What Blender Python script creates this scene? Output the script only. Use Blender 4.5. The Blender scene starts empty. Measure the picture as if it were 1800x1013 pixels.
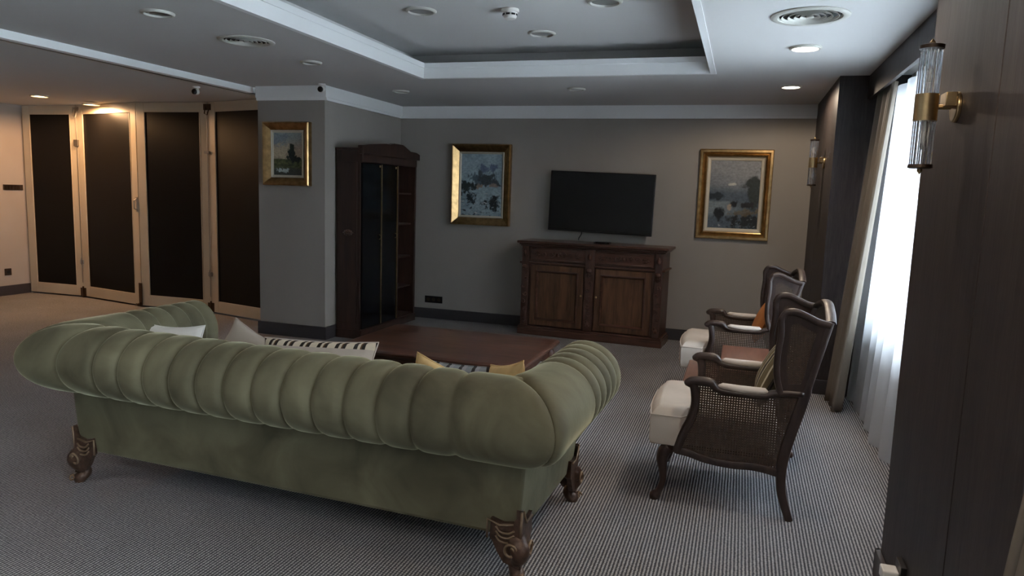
import bpy, bmesh, math, random
from math import sin, cos, pi, radians, sqrt, exp
from mathutils import Vector, Matrix, noise
random.seed(7)
S = bpy.context.scene
COL = S.collection

# ---------------------------------------------------------------- camera
F_PX, YAW, PITCH, ROLL = 1268.51, -0.304205, 0.129898, 0.03264
cam_d = bpy.data.cameras.new('camera'); cam = bpy.data.objects.new('camera', cam_d); COL.objects.link(cam)
f = Vector((sin(YAW)*cos(PITCH), cos(YAW)*cos(PITCH), -sin(PITCH)))
r0 = Vector((cos(YAW), -sin(YAW), 0)); u0 = r0.cross(f)
r = cos(ROLL)*r0 + sin(ROLL)*u0; u = -sin(ROLL)*r0 + cos(ROLL)*u0
cam.matrix_world = Matrix(((r.x, u.x, -f.x, 0), (r.y, u.y, -f.y, 0), (r.z, u.z, -f.z, 1.55), (0, 0, 0, 1)))
cam_d.sensor_width = 36; cam_d.lens = F_PX/1800*36; cam_d.clip_start = .05; cam_d.clip_end = 200
S.camera = cam

# ---------------------------------------------------------------- light and exposure
w = bpy.data.worlds.new('overcast_sky'); S.world = w; w.use_nodes = True
bg = w.node_tree.nodes['Background']
bg.inputs[0].default_value = (.81, .905, 1.0, 1); bg.inputs[1].default_value = 15
S.view_settings.view_transform = 'Standard'; S.view_settings.look = 'None'
S.view_settings.gamma = 1; S.view_settings.use_curve_mapping = False
S.view_settings.exposure = 0.15
DOWN_W = 26.0      # watts of a lit cool downlight
WARM_W = 62.0     # watts of a warm downlight in the left room

# ---------------------------------------------------------------- materials
def lin(c):
    return tuple((x/12.92 if x <= .04045 else ((x+.055)/1.055)**2.4) for x in c)
def newmat(name):
    m = bpy.data.materials.new(name); m.use_nodes = True
    nt = m.node_tree; b = nt.nodes['Principled BSDF']
    return m, nt, b
def N(nt, t, **kw):
    n = nt.nodes.new(t)
    for k, v in kw.items():
        if isinstance(k, str) and hasattr(n, k): setattr(n, k, v)
    return n
def simple(name, col, rough=.6, metal=0, spec=.5, bump=None, var=None, sheen=0, trans=0, ior=1.45, scale3=None, coat=0):
    """col linear rgb. bump=(scale,strength,distance). var=(scale,amount)"""
    m, nt, b = newmat(name)
    b.inputs['Base Color'].default_value = (*col, 1); b.inputs['Roughness'].default_value = rough
    b.inputs['Metallic'].default_value = metal; b.inputs['Specular IOR Level'].default_value = spec
    b.inputs['IOR'].default_value = ior; b.inputs['Transmission Weight'].default_value = trans
    b.inputs['Coat Weight'].default_value = coat
    if sheen:
        b.inputs['Sheen Weight'].default_value = sheen; b.inputs['Sheen Roughness'].default_value = .35
        b.inputs['Sheen Tint'].default_value = (*[min(1, c*2.2+.1) for c in col], 1)
    if bump or var:
        tc = N(nt, 'ShaderNodeTexCoord'); mp = N(nt, 'ShaderNodeMapping')
        nt.links.new(tc.outputs['Object'], mp.inputs[0])
        if scale3: mp.inputs['Scale'].default_value = scale3
    if var:
        no = N(nt, 'ShaderNodeTexNoise'); no.inputs['Scale'].default_value = var[0]; no.inputs['Detail'].default_value = 5
        nt.links.new(mp.outputs[0], no.inputs[0])
        mx = N(nt, 'ShaderNodeMix', data_type='RGBA')
        a = var[1]
        mx.inputs[6].default_value = (*[c*(1-a) for c in col], 1); mx.inputs[7].default_value = (*[min(1, c*(1+a)) for c in col], 1)
        mr = N(nt, 'ShaderNodeMapRange'); mr.inputs[1].default_value = .3; mr.inputs[2].default_value = .7
        nt.links.new(no.outputs[0], mr.inputs[0]); nt.links.new(mr.outputs[0], mx.inputs[0])
        nt.links.new(mx.outputs[2], b.inputs['Base Color'])
    if bump:
        n2 = N(nt, 'ShaderNodeTexNoise'); n2.inputs['Scale'].default_value = bump[0]; n2.inputs['Detail'].default_value = 4
        nt.links.new(mp.outputs[0], n2.inputs[0])
        bp = N(nt, 'ShaderNodeBump'); bp.inputs['Strength'].default_value = bump[1]; bp.inputs['Distance'].default_value = bump[2]
        nt.links.new(n2.outputs[0], bp.inputs['Height']); nt.links.new(bp.outputs[0], b.inputs['Normal'])
    return m
def wood(name, dark, light, grain_axis='Z', rough=.38, scale=3.0, spec=.5, coat=0):
    m, nt, b = newmat(name)
    tc = N(nt, 'ShaderNodeTexCoord'); mp = N(nt, 'ShaderNodeMapping')
    s = {'X': (.12, 1, 1), 'Y': (1, .12, 1), 'Z': (1, 1, .12)}[grain_axis]
    mp.inputs['Scale'].default_value = tuple(scale*x for x in s)
    nt.links.new(tc.outputs['Object'], mp.inputs[0])
    no = N(nt, 'ShaderNodeTexNoise'); no.inputs['Scale'].default_value = 9; no.inputs['Detail'].default_value = 8; no.inputs['Distortion'].default_value = .8
    n2 = N(nt, 'ShaderNodeTexNoise'); n2.inputs['Scale'].default_value = 1.6; n2.inputs['Detail'].default_value = 3; n2.inputs['Distortion'].default_value = 1.5
    nt.links.new(mp.outputs[0], no.inputs[0]); nt.links.new(mp.outputs[0], n2.inputs[0])
    ad = N(nt, 'ShaderNodeMath', operation='ADD'); nt.links.new(no.outputs[0], ad.inputs[0]); nt.links.new(n2.outputs[0], ad.inputs[1])
    mr = N(nt, 'ShaderNodeMapRange'); mr.inputs[1].default_value = .72; mr.inputs[2].default_value = 1.28
    nt.links.new(ad.outputs[0], mr.inputs[0])
    mx = N(nt, 'ShaderNodeMix', data_type='RGBA'); mx.inputs[6].default_value = (*dark, 1); mx.inputs[7].default_value = (*light, 1)
    nt.links.new(mr.outputs[0], mx.inputs[0]); nt.links.new(mx.outputs[2], b.inputs['Base Color'])
    b.inputs['Roughness'].default_value = rough; b.inputs['Specular IOR Level'].default_value = spec
    b.inputs['Coat Weight'].default_value = coat; b.inputs['Coat Roughness'].default_value = .2
    bp = N(nt, 'ShaderNodeBump'); bp.inputs['Strength'].default_value = .15; bp.inputs['Distance'].default_value = .002
    nt.links.new(no.outputs[0], bp.inputs['Height']); nt.links.new(bp.outputs[0], b.inputs['Normal'])
    return m
def emit(name, col, s):
    m, nt, b = newmat(name)
    b.inputs['Base Color'].default_value = (*col, 1)
    b.inputs['Emission Color'].default_value = (*col, 1); b.inputs['Emission Strength'].default_value = s
    return m
def carpet():
    m, nt, b = newmat('ribbed_carpet')
    tc = N(nt, 'ShaderNodeTexCoord'); sep = N(nt, 'ShaderNodeSeparateXYZ'); nt.links.new(tc.outputs['Object'], sep.inputs[0])
    def mth(op, a, bb=None, c=None):
        n = N(nt, 'ShaderNodeMath', operation=op)
        for i, x in enumerate((a, bb, c)):
            if x is None: continue
            if isinstance(x, (int, float)): n.inputs[i].default_value = x
            else: nt.links.new(x, n.inputs[i])
        return n.outputs[0]
    wob = N(nt, 'ShaderNodeTexNoise'); wob.inputs['Scale'].default_value = 60; nt.links.new(tc.outputs['Object'], wob.inputs[0])
    xw = mth('ADD', sep.outputs[0], mth('MULTIPLY', wob.outputs[0], .004))
    rib = mth('MULTIPLY_ADD', mth('SINE', mth('MULTIPLY', xw, 2*pi/.0153)), .5, .5)
    # loops along the rib, every second rib shifted
    row = mth('FLOOR', mth('DIVIDE', xw, .0153))
    ph = mth('MULTIPLY', row, 2.1)
    loop = mth('MULTIPLY_ADD', mth('SINE', mth('ADD', mth('MULTIPLY', sep.outputs[1], 2*pi/.014), ph)), .5, .5)
    hgt = mth('MULTIPLY', rib, mth('MULTIPLY_ADD', loop, .45, .55))
    no = N(nt, 'ShaderNodeTexNoise'); no.inputs['Scale'].default_value = 90; no.inputs['Detail'].default_value = 3; nt.links.new(tc.outputs['Object'], no.inputs[0])
    nl = N(nt, 'ShaderNodeTexNoise'); nl.inputs['Scale'].default_value = 1.1; nl.inputs['Detail'].default_value = 4; nt.links.new(tc.outputs['Object'], nl.inputs[0])
    fac = mth('ADD', mth('MULTIPLY', hgt, .85), mth('MULTIPLY_ADD', no.outputs[0], .75, -.32))
    cr = N(nt, 'ShaderNodeValToRGB'); nt.links.new(fac, cr.inputs[0])
    cr.color_ramp.elements[0].position = .12; cr.color_ramp.elements[0].color = (.07, .073, .085, 1)
    cr.color_ramp.elements[1].position = .85; cr.color_ramp.elements[1].color = (.52, .505, .50, 1)
    mx = N(nt, 'ShaderNodeMix', data_type='RGBA', blend_type='MULTIPLY'); mx.inputs[0].default_value = 1
    nt.links.new(cr.outputs[0], mx.inputs[6])
    mr = N(nt, 'ShaderNodeMapRange'); mr.inputs[1].default_value = .3; mr.inputs[2].default_value = .7; mr.inputs[3].default_value = .82; mr.inputs[4].default_value = 1.1
    nt.links.new(nl.outputs[0], mr.inputs[0]); cb = N(nt, 'ShaderNodeCombineColor')
    for i in range(3): nt.links.new(mr.outputs[0], cb.inputs[i])
    nt.links.new(cb.outputs[0], mx.inputs[7]); nt.links.new(mx.outputs[2], b.inputs['Base Color'])
    b.inputs['Roughness'].default_value = .95; b.inputs['Specular IOR Level'].default_value = .1
    bp = N(nt, 'ShaderNodeBump'); bp.inputs['Strength'].default_value = .7; bp.inputs['Distance'].default_value = .005
    nt.links.new(fac, bp.inputs['Height']); nt.links.new(bp.outputs[0], b.inputs['Normal'])
    return m
def velvet():
    m, nt, b = newmat('green_velvet')
    tc = N(nt, 'ShaderNodeTexCoord')
    n1 = N(nt, 'ShaderNodeTexNoise'); n1.inputs['Scale'].default_value = 3.2; n1.inputs['Detail'].default_value = 6; n1.inputs['Distortion'].default_value = .7
    nt.links.new(tc.outputs['Object'], n1.inputs[0])
    cr = N(nt, 'ShaderNodeValToRGB'); nt.links.new(n1.outputs[0], cr.inputs[0])
    cr.color_ramp.elements[0].position = .28; cr.color_ramp.elements[0].color = (.062, .056, .034, 1)
    cr.color_ramp.elements[1].position = .72; cr.color_ramp.elements[1].color = (.168, .156, .096, 1)
    nt.links.new(cr.outputs[0], b.inputs['Base Color'])
    b.inputs['Roughness'].default_value = .75; b.inputs['Specular IOR Level'].default_value = .2
    b.inputs['Sheen Weight'].default_value = .9; b.inputs['Sheen Roughness'].default_value = .25; b.inputs['Sheen Tint'].default_value = (.62, .62, .42, 1)
    n2 = N(nt, 'ShaderNodeTexNoise'); n2.inputs['Scale'].default_value = 14; n2.inputs['Detail'].default_value = 3; nt.links.new(tc.outputs['Object'], n2.inputs[0])
    bp = N(nt, 'ShaderNodeBump'); bp.inputs['Strength'].default_value = .25; bp.inputs['Distance'].default_value = .006
    nt.links.new(n2.outputs[0], bp.inputs['Height']); nt.links.new(bp.outputs[0], b.inputs['Normal'])
    return m
def thin_glass(name, tint=(1, 1, 1), refl=.08):
    m, nt, b = newmat(name); nt.nodes.remove(b)
    t = N(nt, 'ShaderNodeBsdfTransparent'); t.inputs[0].default_value = (*tint, 1)
    g = N(nt, 'ShaderNodeBsdfGlossy'); g.inputs['Roughness'].default_value = .02
    fr = N(nt, 'ShaderNodeFresnel'); fr.inputs[0].default_value = 1.45
    ad = N(nt, 'ShaderNodeMixShader'); nt.links.new(fr.outputs[0], ad.inputs[0]); nt.links.new(t.outputs[0], ad.inputs[1]); nt.links.new(g.outputs[0], ad.inputs[2])
    nt.links.new(ad.outputs[0], nt.nodes['Material Output'].inputs[0])
    return m
def sheer():
    m, nt, b = newmat('white_sheer'); nt.nodes.remove(b)
    t = N(nt, 'ShaderNodeBsdfTransparent'); t.inputs[0].default_value = (1, 1, 1, 1)
    tl = N(nt, 'ShaderNodeBsdfTranslucent'); tl.inputs[0].default_value = (.9, .93, .97, 1)
    d = N(nt, 'ShaderNodeBsdfDiffuse'); d.inputs[0].default_value = (.75, .77, .8, 1)
    a = N(nt, 'ShaderNodeMixShader'); a.inputs[0].default_value = .35; nt.links.new(tl.outputs[0], a.inputs[1]); nt.links.new(d.outputs[0], a.inputs[2])
    c = N(nt, 'ShaderNodeMixShader'); c.inputs[0].default_value = .62; nt.links.new(t.outputs[0], c.inputs[1]); nt.links.new(a.outputs[0], c.inputs[2])
    nt.links.new(c.outputs[0], nt.nodes['Material Output'].inputs[0])
    return m
def stripes(name, axis, stops, period, rough=.9, bump=True):
    """stops: list of (position, linear colour), constant ramp repeated along an object axis"""
    m, nt, b = newmat(name)
    tc = N(nt, 'ShaderNodeTexCoord'); sep = N(nt, 'ShaderNodeSeparateXYZ'); nt.links.new(tc.outputs['Object'], sep.inputs[0])
    d = N(nt, 'ShaderNodeMath', operation='DIVIDE'); nt.links.new(sep.outputs[axis], d.inputs[0]); d.inputs[1].default_value = period
    ad = N(nt, 'ShaderNodeMath', operation='ADD'); nt.links.new(d.outputs[0], ad.inputs[0]); ad.inputs[1].default_value = 50
    fr = N(nt, 'ShaderNodeMath', operation='FRACT'); nt.links.new(ad.outputs[0], fr.inputs[0])
    cr = N(nt, 'ShaderNodeValToRGB'); cr.color_ramp.interpolation = 'CONSTANT'; nt.links.new(fr.outputs[0], cr.inputs[0])
    e = cr.color_ramp.elements
    e[0].position = stops[0][0]; e[0].color = (*stops[0][1], 1)
    e[1].position = stops[1][0]; e[1].color = (*stops[1][1], 1)
    for p, c in stops[2:]:
        x = e.new(p); x.color = (*c, 1)
    nt.links.new(cr.outputs[0], b.inputs['Base Color']); b.inputs['Roughness'].default_value = rough
    n2 = N(nt, 'ShaderNodeTexNoise'); n2.inputs['Scale'].default_value = 140; nt.links.new(tc.outputs['Object'], n2.inputs[0])
    bp = N(nt, 'ShaderNodeBump'); bp.inputs['Strength'].default_value = .3; bp.inputs['Distance'].default_value = .002
    nt.links.new(n2.outputs[0], bp.inputs['Height']); nt.links.new(bp.outputs[0], b.inputs['Normal'])
    return m
def painted(name):
    m, nt, b = newmat(name)
    a = N(nt, 'ShaderNodeVertexColor'); a.layer_name = 'paint'
    nt.links.new(a.outputs[0], b.inputs['Base Color']); b.inputs['Roughness'].default_value = .55; b.inputs['Specular IOR Level'].default_value = .3
    return m

M = {}
M['wall'] = simple('grey_wallpaper', (.335, .312, .282), .9, spec=.2, bump=(160, .25, .002), var=(1.5, .04), scale3=(1, 1, .25))
M['wall_warm'] = simple('pale_wallpaper', (.42, .37, .32), .85, spec=.2, bump=(160, .2, .002), var=(1.5, .04))
M['ceiling'] = simple('white_ceiling_paint', (.64, .64, .63), .95, spec=.15, bump=(40, .05, .002))
M['mould'] = simple('white_gloss_moulding', (.86, .88, .88), .6, spec=.3)
M['basebd'] = simple('dark_grey_skirting', (.045, .04, .042), .45)
M['panel'] = wood('dark_oak_panelling', (.026, .020, .019), (.050, .040, .038), 'Z', .5, 7, spec=.3)
M['carpet'] = carpet()
M['velvet'] = velvet()
M['walnut'] = wood('dark_walnut', (.035, .014, .009), (.115, .050, .032), 'X', .32, 3, coat=.2)
M['walnut_z'] = wood('walnut_upright', (.030, .013, .009), (.090, .040, .026), 'Z', .42, 3)
M['burl'] = wood('honey_burl_panel', (.048, .021, .010), (.155, .073, .034), 'Z', .4, 4)
M['redwood'] = wood('reddish_table_wood', (.09, .032, .02), (.20, .085, .055), 'Y', .3, 3, coat=.3)
M['cabw'] = wood('reddish_mahogany', (.018, .008, .006), (.048, .020, .013), 'Z', .45, 2.5)
M['chairw'] = wood('brown_black_frame_wood', (.018, .010, .008), (.045, .026, .020), 'Z', .42, 5, coat=.08)
M['cane'] = simple('woven_cane', (.062, .042, .029), .5, var=(60, .3))
M['cream'] = simple('cream_linen', (.56, .50, .44), .9, spec=.2, bump=(120, .2, .002), var=(6, .06))
M['creamy'] = simple('ochre_cotton', (.62, .45, .22), .9, spec=.2, bump=(120, .25, .002), var=(9, .15))
M['white'] = simple('white_cotton', (.74, .72, .68), .9, spec=.2, bump=(90, .2, .002))
M['beige'] = simple('beige_linen', (.42, .37, .31), .92, spec=.2, bump=(110, .25, .002))
M['orange'] = simple('burnt_orange_cotton', (.42, .16, .05), .9, spec=.2)
M['gold'] = simple('gilded_wood', (.42, .27, .12), .28, metal=1.0, bump=(70, .2, .003), var=(20, .25))
M['golddark'] = simple('dark_gilt', (.16, .085, .035), .42, metal=.5, bump=(50, .2, .003), var=(16, .3))
M['liner'] = simple('pale_frame_liner', (.55, .50, .40), .5, metal=.2)
M['brass'] = simple('antique_brass', (.50, .36, .19), .3, metal=1, var=(30, .15))
M['brassdk'] = simple('dark_bronze', (.10, .07, .05), .38, metal=1)
M['glass'] = simple('clear_glass_rod', (.95, .97, 1), .03, trans=1)
M['pane'] = thin_glass('window_glass', (.97, .99, 1))
M['sheer'] = sheer()
M['drape'] = simple('taupe_satin_drape', (.17, .145, .115), .6, spec=.3, bump=(200, .2, .001))
M['black'] = simple('black_plastic', (.012, .012, .013), .35)
M['screen'] = simple('tv_screen_glass', (.004, .004, .005), .12, spec=.5)
M['doorpaint'] = simple('cream_gloss_door_paint', (.52, .45, .34), .35, spec=.5, var=(3, .05))
M['doorblack'] = simple('black_door_panel', (.006, .0055, .0055), .42, spec=.16, bump=(18, .05, .004))
M['steel'] = simple('worn_steel', (.35, .33, .30), .4, metal=1)
M['whiteplastic'] = simple('white_plastic', (.72, .70, .66), .4)
M['ventpaint'] = simple('grey_white_enamel', (.55, .55, .50), .45)
M['dark'] = simple('dark_cavity', (.02, .02, .02), .9)
M['bronzeplate'] = simple('bronze_switch_plate', (.06, .045, .035), .4, metal=.4)
M['cabglass'] = simple('black_cabinet_glass', (.006, .006, .007), .15, spec=.15)
M['leg'] = simple('carved_bronzed_wood', (.078, .045, .03), .4, metal=.35, bump=(60, .5, .004), var=(25, .5))
M['leghi'] = simple('pale_gilt_relief', (.24, .17, .11), .45, metal=.5)  # raised carving of the sofa legs, paler than the leg itself
M['lamp_cool'] = emit('lit_lamp_cool', (1, .92, .80), 14)
M['lamp_warm'] = emit('lit_lamp_warm', (1, .62, .30), 18)
M['lamp_off'] = simple('unlit_frosted_lens', (.22, .22, .21), .3)
M['lamp_dark'] = simple('unlit_dark_reflector', (.06, .055, .05), .3)
M['strip'] = stripes('tan_and_black_striped_cotton', 0, [(0, lin((.86, .82, .74))), (.22, (.02, .018, .016)), (.42, lin((.86, .82, .74))), (.56, (.13, .07, .03)), (.64, (.02, .018, .016)), (.80, lin((.86, .82, .74)))], .105)
M['chairstrip'] = stripes('olive_cream_striped_cotton', 0, [(0, (.15, .12, .06)), (.34, (.55, .5, .36)), (.44, (.10, .08, .045)), (.60, (.02, .018, .015)), (.76, (.55, .5, .36)), (.84, (.12, .1, .05))], .125)
M['greypat'] = stripes('grey_and_black_patterned_cotton', 0, [(0, (.18, .2, .22)), (.45, (.03, .03, .035)), (.7, (.25, .26, .28))], .07)

# ---------------------------------------------------------------- mesh collector
class MB:
    def __init__(s): s.v = []; s.f = []; s.c = None
    def add(s, vs, fs):
        o = len(s.v); s.v += [tuple(x) for x in vs]; s.f += [tuple(i+o for i in q) for q in fs]; return s
    def box(s, x0, x1, y0, y1, z0, z1):
        vs = [(x, y, z) for x in (x0, x1) for y in (y0, y1) for z in (z0, z1)]
        return s.add(vs, [(0, 1, 3, 2), (4, 6, 7, 5), (0, 4, 5, 1), (2, 3, 7, 6), (0, 2, 6, 4), (1, 5, 7, 3)])
    def obox(s, c, ax, ay, az):      # oriented box from half axes
        c, ax, ay, az = map(Vector, (c, ax, ay, az))
        vs = [c+i*ax+j*ay+k*az for i in (-1, 1) for j in (-1, 1) for k in (-1, 1)]
        return s.add(vs, [(0, 1, 3, 2), (4, 6, 7, 5), (0, 4, 5, 1), (2, 3, 7, 6), (0, 2, 6, 4), (1, 5, 7, 3)])
    def prism(s, poly, h0, h1, axis='z'):   # poly 2d extruded along an axis; axis y: poly=(x,z); axis x: poly=(y,z)
        P = {'z': lambda a, b, h: (a, b, h), 'y': lambda a, b, h: (a, h, b), 'x': lambda a, b, h: (h, a, b)}[axis]
        n = len(poly); vs = [P(a, b, h0) for a, b in poly]+[P(a, b, h1) for a, b in poly]
        return s.add(vs, [tuple(range(n)), tuple(range(2*n-1, n-1, -1))]+[(i, (i+1) % n, n+(i+1) % n, n+i) for i in range(n)])
    def ring(s, rings, closed=True, cap=True):
        n = len(rings[0]); vs = [p for rg in rings for p in rg]; fs = []
        for k in range(len(rings)-1):
            for i in range(n if closed else n-1):
                j = (i+1) % n; fs.append((k*n+i, k*n+j, (k+1)*n+j, (k+1)*n+i))
        if cap and closed:
            fs.append(tuple(range(n))); m = (len(rings)-1)*n; fs.append(tuple(m+i for i in range(n-1, -1, -1)))
        return s.add(vs, fs)
    def tube(s, pts, rad, n=10, up=None, flat=1.0, sq=1.0):
        """swept section; rad number, list, or list of (ra, rb): ra along side, rb along up; sq<1 squarer"""
        pts = [Vector(p) for p in pts]; rings = []; prev = None
        for i, p in enumerate(pts):
            t = (pts[min(i+1, len(pts)-1)]-pts[max(i-1, 0)]).normalized()
            if up is not None: a = Vector(up).cross(t)
            else:
                a = prev if prev is not None else (Vector((0, 0, 1)).cross(t) if abs(t.z) < .9 else Vector((1, 0, 0)).cross(t))
                a = a - t*a.dot(t)
            if a.length < 1e-6: a = Vector((1, 0, 0))
            a.normalize(); prev = a; b = t.cross(a)
            rr = rad[i] if isinstance(rad, (list, tuple)) else rad
            ra, rb = rr if isinstance(rr, tuple) else (rr, rr*flat)
            rg = []
            for k in range(n):
                th = 2*pi*k/n; cx, sx = cos(th), sin(th)
                cx = math.copysign(abs(cx)**sq, cx); sx = math.copysign(abs(sx)**sq, sx)
                rg.append(p+a*ra*cx+b*rb*sx)
            rings.append(rg)
        return s.ring(rings)
    def lathe(s, prof, c=(0, 0, 0), n=24, axis='z'):
        rings = []
        for r_, h in prof:
            rg = []
            for k in range(n):
                th = 2*pi*k/n; a, b = max(r_, 1e-5)*cos(th), max(r_, 1e-5)*sin(th)
                q = {'z': (a, b, h), 'x': (h, a, b), 'y': (a, h, b)}[axis]
                rg.append((q[0]+c[0], q[1]+c[1], q[2]+c[2]))
            rings.append(rg)
        return s.ring(rings)
    def ell(s, c, rx, ry, rz, n=10, m=7):
        prof = []
        rings = []
        for j in range(m+1):
            ph = -pi/2+pi*j/m; rr = max(cos(ph), 1e-4)
            rings.append([(c[0]+rx*rr*cos(2*pi*k/n), c[1]+ry*rr*sin(2*pi*k/n), c[2]+rz*sin(ph)) for k in range(n)])
        return s.ring(rings)
    def grid(s, fn, nu, nv):
        vs = [fn(i/nu, j/nv) for i in range(nu+1) for j in range(nv+1)]
        fs = [(i*(nv+1)+j, (i+1)*(nv+1)+j, (i+1)*(nv+1)+j+1, i*(nv+1)+j+1) for i in range(nu) for j in range(nv)]
        return s.add(vs, fs)
    def spiral(s, c, r_, turns, sgn, rad, y, start=0):
        pts = []
        for i in range(int(14*turns)+1):
            t = i/14; th = start+sgn*2*pi*t; q = r_*(1-.8*t/turns)
            pts.append((c[0]+q*cos(th), y, c[1]+q*sin(th)))
        return s.tube(pts, rad, 6, up=(0, 1, 0))
    def build(s, name, m, parent=None, smooth=False, bevel=0, seg=2, solid=0, sub=0, loc=None):
        me = bpy.data.meshes.new(name); me.from_pydata(s.v, [], s.f)
        bm = bmesh.new(); bm.from_mesh(me)
        bmesh.ops.recalc_face_normals(bm, faces=bm.faces[:]); bm.to_mesh(me); bm.free()
        if smooth:
            me.polygons.foreach_set('use_smooth', [True]*len(me.polygons))
            if smooth == 'auto': me.set_sharp_from_angle(angle=radians(40))
        o = bpy.data.objects.new(name, me); COL.objects.link(o)
        me.materials.append(M[m] if isinstance(m, str) else m)
        if parent: o.parent = parent
        if loc: o.location = loc
        if bevel:
            b = o.modifiers.new('b', 'BEVEL'); b.width = bevel; b.segments = seg; b.limit_method = 'ANGLE'; b.angle_limit = radians(35)
        if solid:
            b = o.modifiers.new('s', 'SOLIDIFY'); b.thickness = solid; b.offset = 0
        if sub:
            b = o.modifiers.new('u', 'SUBSURF'); b.levels = sub; b.render_levels = sub
        return o
def box(*a): return MB().box(*a)
def tag(o, label=None, cat=None, group=None, kind=None):
    if label: o['label'] = label
    if cat: o['category'] = cat
    if group: o['group'] = group
    if kind: o['kind'] = kind
    return o
def empty(name, loc=(0, 0, 0), rz=0, label=None, cat=None, group=None, kind=None):
    o = bpy.data.objects.new(name, None); COL.objects.link(o); o.location = loc; o.rotation_euler = (0, 0, rz); o.empty_display_size = .1
    return tag(o, label, cat, group, kind)
def struct(name, mb, m, parent=None, **k):
    o = mb.build(name, m, parent, **k)
    if not parent: o['kind'] = 'structure'
    return o
def kids(o): return [c for c in bpy.data.objects if c.parent == o]
def copy_tree(o, parent=None):
    c = o.copy(); COL.objects.link(c); c.parent = parent
    for ch in kids(o): copy_tree(ch, c)
    return c
def catmull(pts, n=6):
    out = []
    P = [Vector(p) for p in pts]; P = [2*P[0]-P[1]]+P+[2*P[-1]-P[-2]]
    for i in range(1, len(P)-2):
        for k in range(n):
            t = k/n; a, b, c, d = P[i-1:i+3]
            out.append(.5*((2*b)+(c-a)*t+(2*a-5*b+4*c-d)*t*t+(3*b-a-3*c+d)*t**3))
    out.append(P[-2]); return out

# ---------------------------------------------------------------- room
ZC, YW, XL, XR = 2.543, 8.06, -4.0, 0.65
XLR, ZL = -9.2, 2.50        # left room: far wall and ceiling
struct('floor', box(-9.4, 1.45, -3.2, 8.3, -.1, 0), 'carpet')
# ceiling with the raised tray
TX0, TX1, TY0, TY1 = -2.79, -.31, .9, 6.05
c = MB()
def pierced(mb, x0, x1, y0, y1, hx, hy, hr, n=48):
    q = hr+.05
    mb.box(x0, x1, y0, hy-q, ZC, ZC+.05); mb.box(x0, x1, hy+q, y1, ZC, ZC+.05)
    mb.box(x0, hx-q, hy-q, hy+q, ZC, ZC+.05); mb.box(hx+q, x1, hy-q, hy+q, ZC, ZC+.05)
    rings = []
    for z, sq in ((ZC, 0), (ZC, 1), (ZC+.05, 1)):
        rg = []
        for k in range(n):
            a = 2*pi*k/n+pi/4; ca, sa = cos(a), sin(a); m_ = max(abs(ca), abs(sa))
            rg.append((hx+(hr*ca if sq else q*ca/m_), hy+(hr*sa if sq else q*sa/m_), z))
        rings.append(rg)
    mb.ring(rings, cap=False)
pierced(c, -4.86, TX0, -3.2, 8.3, -3.36, 4.37, .15); pierced(c, TX1, 1.45, -3.2, 8.3, .27, 4.29, .158)
c.box(TX0, TX1, TY1, 8.3, ZC, ZC+.05); c.box(TX0, TX1, -3.2, TY0, ZC, ZC+.05)
struct('ceiling', c, 'ceiling')
c = MB(); d = .26; zt = 2.80
c.box(TX0-d, TX1+d, TY0-d, TY1+d+.06, zt, zt+.05)
for q in ((TX0-d-.03, TX0-d, TY0-d, TY1+d+.06), (TX1+d, TX1+d+.03, TY0-d, TY1+d+.06), (TX0-d, TX1+d, TY1+d+.06, TY1+d+.09), (TX0-d, TX1+d, TY0-d-.03, TY0-d)):
    c.box(*q, ZC+.05, zt)
struct('ceiling_recess', c, 'ceiling')
c = MB(); t = .035
g_ = .008
for q in ((TX0-t, TX0+g_, TY0-t, TY1+t), (TX1-g_, TX1+t, TY0-t, TY1+t), (TX0, TX1, TY1-g_, TY1+t), (TX0, TX1, TY0-t, TY0+g_)):
    c.box(*q, ZC-.004, ZC+.128)
for q in ((TX0, TX0+.016, TY0, TY1), (TX1-.016, TX1, TY0, TY1), (TX0, TX1, TY1-.016, TY1)):
    c.box(*q, ZC+.085, ZC+.128)
struct('trim_1', c, 'mould')
# walls
struct('wall_back', box(-4.78, 1.45, YW, YW+.15, 0, 2.9), 'wall')
struct('wall_pier', box(-4.78, XL, 6.38, YW, 0, 2.6), 'wall')
struct('wall_left', box(XLR-.15, XLR, -3.2, 8.2, 0, 2.6), 'wall_warm')
struct('wall_rear', box(-9.3, 1.45, -3.35, -3.2, 0, 2.9), 'wall')
struct('wall_left_back', box(XLR, -4.78, 7.62, 7.75, 0, 2.6), 'wall_warm')
struct('ceiling_left', box(XLR-.1, -5.045, -3.2, 7.75, ZL, ZL+.06), 'ceiling')
# beam strip with folding-wall track between the two rooms
struct('trim_2', MB().box(-4.925, -4.852, -3.2, 6.40, 2.485, 2.60), 'mould')
struct('trim_3', MB().box(-5.045, -4.926, -3.2, 7.0, 2.50, 2.6), 'dark')
struct('trim_8', box(-4.995, -4.975, -3.2, 6.9, 2.488, 2.4995), 'steel')
# cornices
c = MB()
def cornice(mb, poly):   # stepped crown along a horizontal segment list [(x,y)->(x,y), inward normal]
    for (x0, y0), (x1, y1), (nx, ny) in poly:
        for z0, z1, t in ((2.405, 2.43, .022), (2.43, ZC, .035)):
            xs = sorted((x0, x1+nx*t) if x0 == x1 else (x0, x1)); ys = sorted((y0, y1+ny*t) if y0 == y1 else (y0, y1))
            mb.box(xs[0], xs[1], ys[0], ys[1], z0, z1)
cornice(c, [((XL, YW), (XR, YW), (0, -1)), ((XL, 6.38), (XL, YW), (1, 0)), ((-4.78, 6.38), (XL+.035, 6.38), (0, -1))])
struct('trim_4', c, 'mould')
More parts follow.
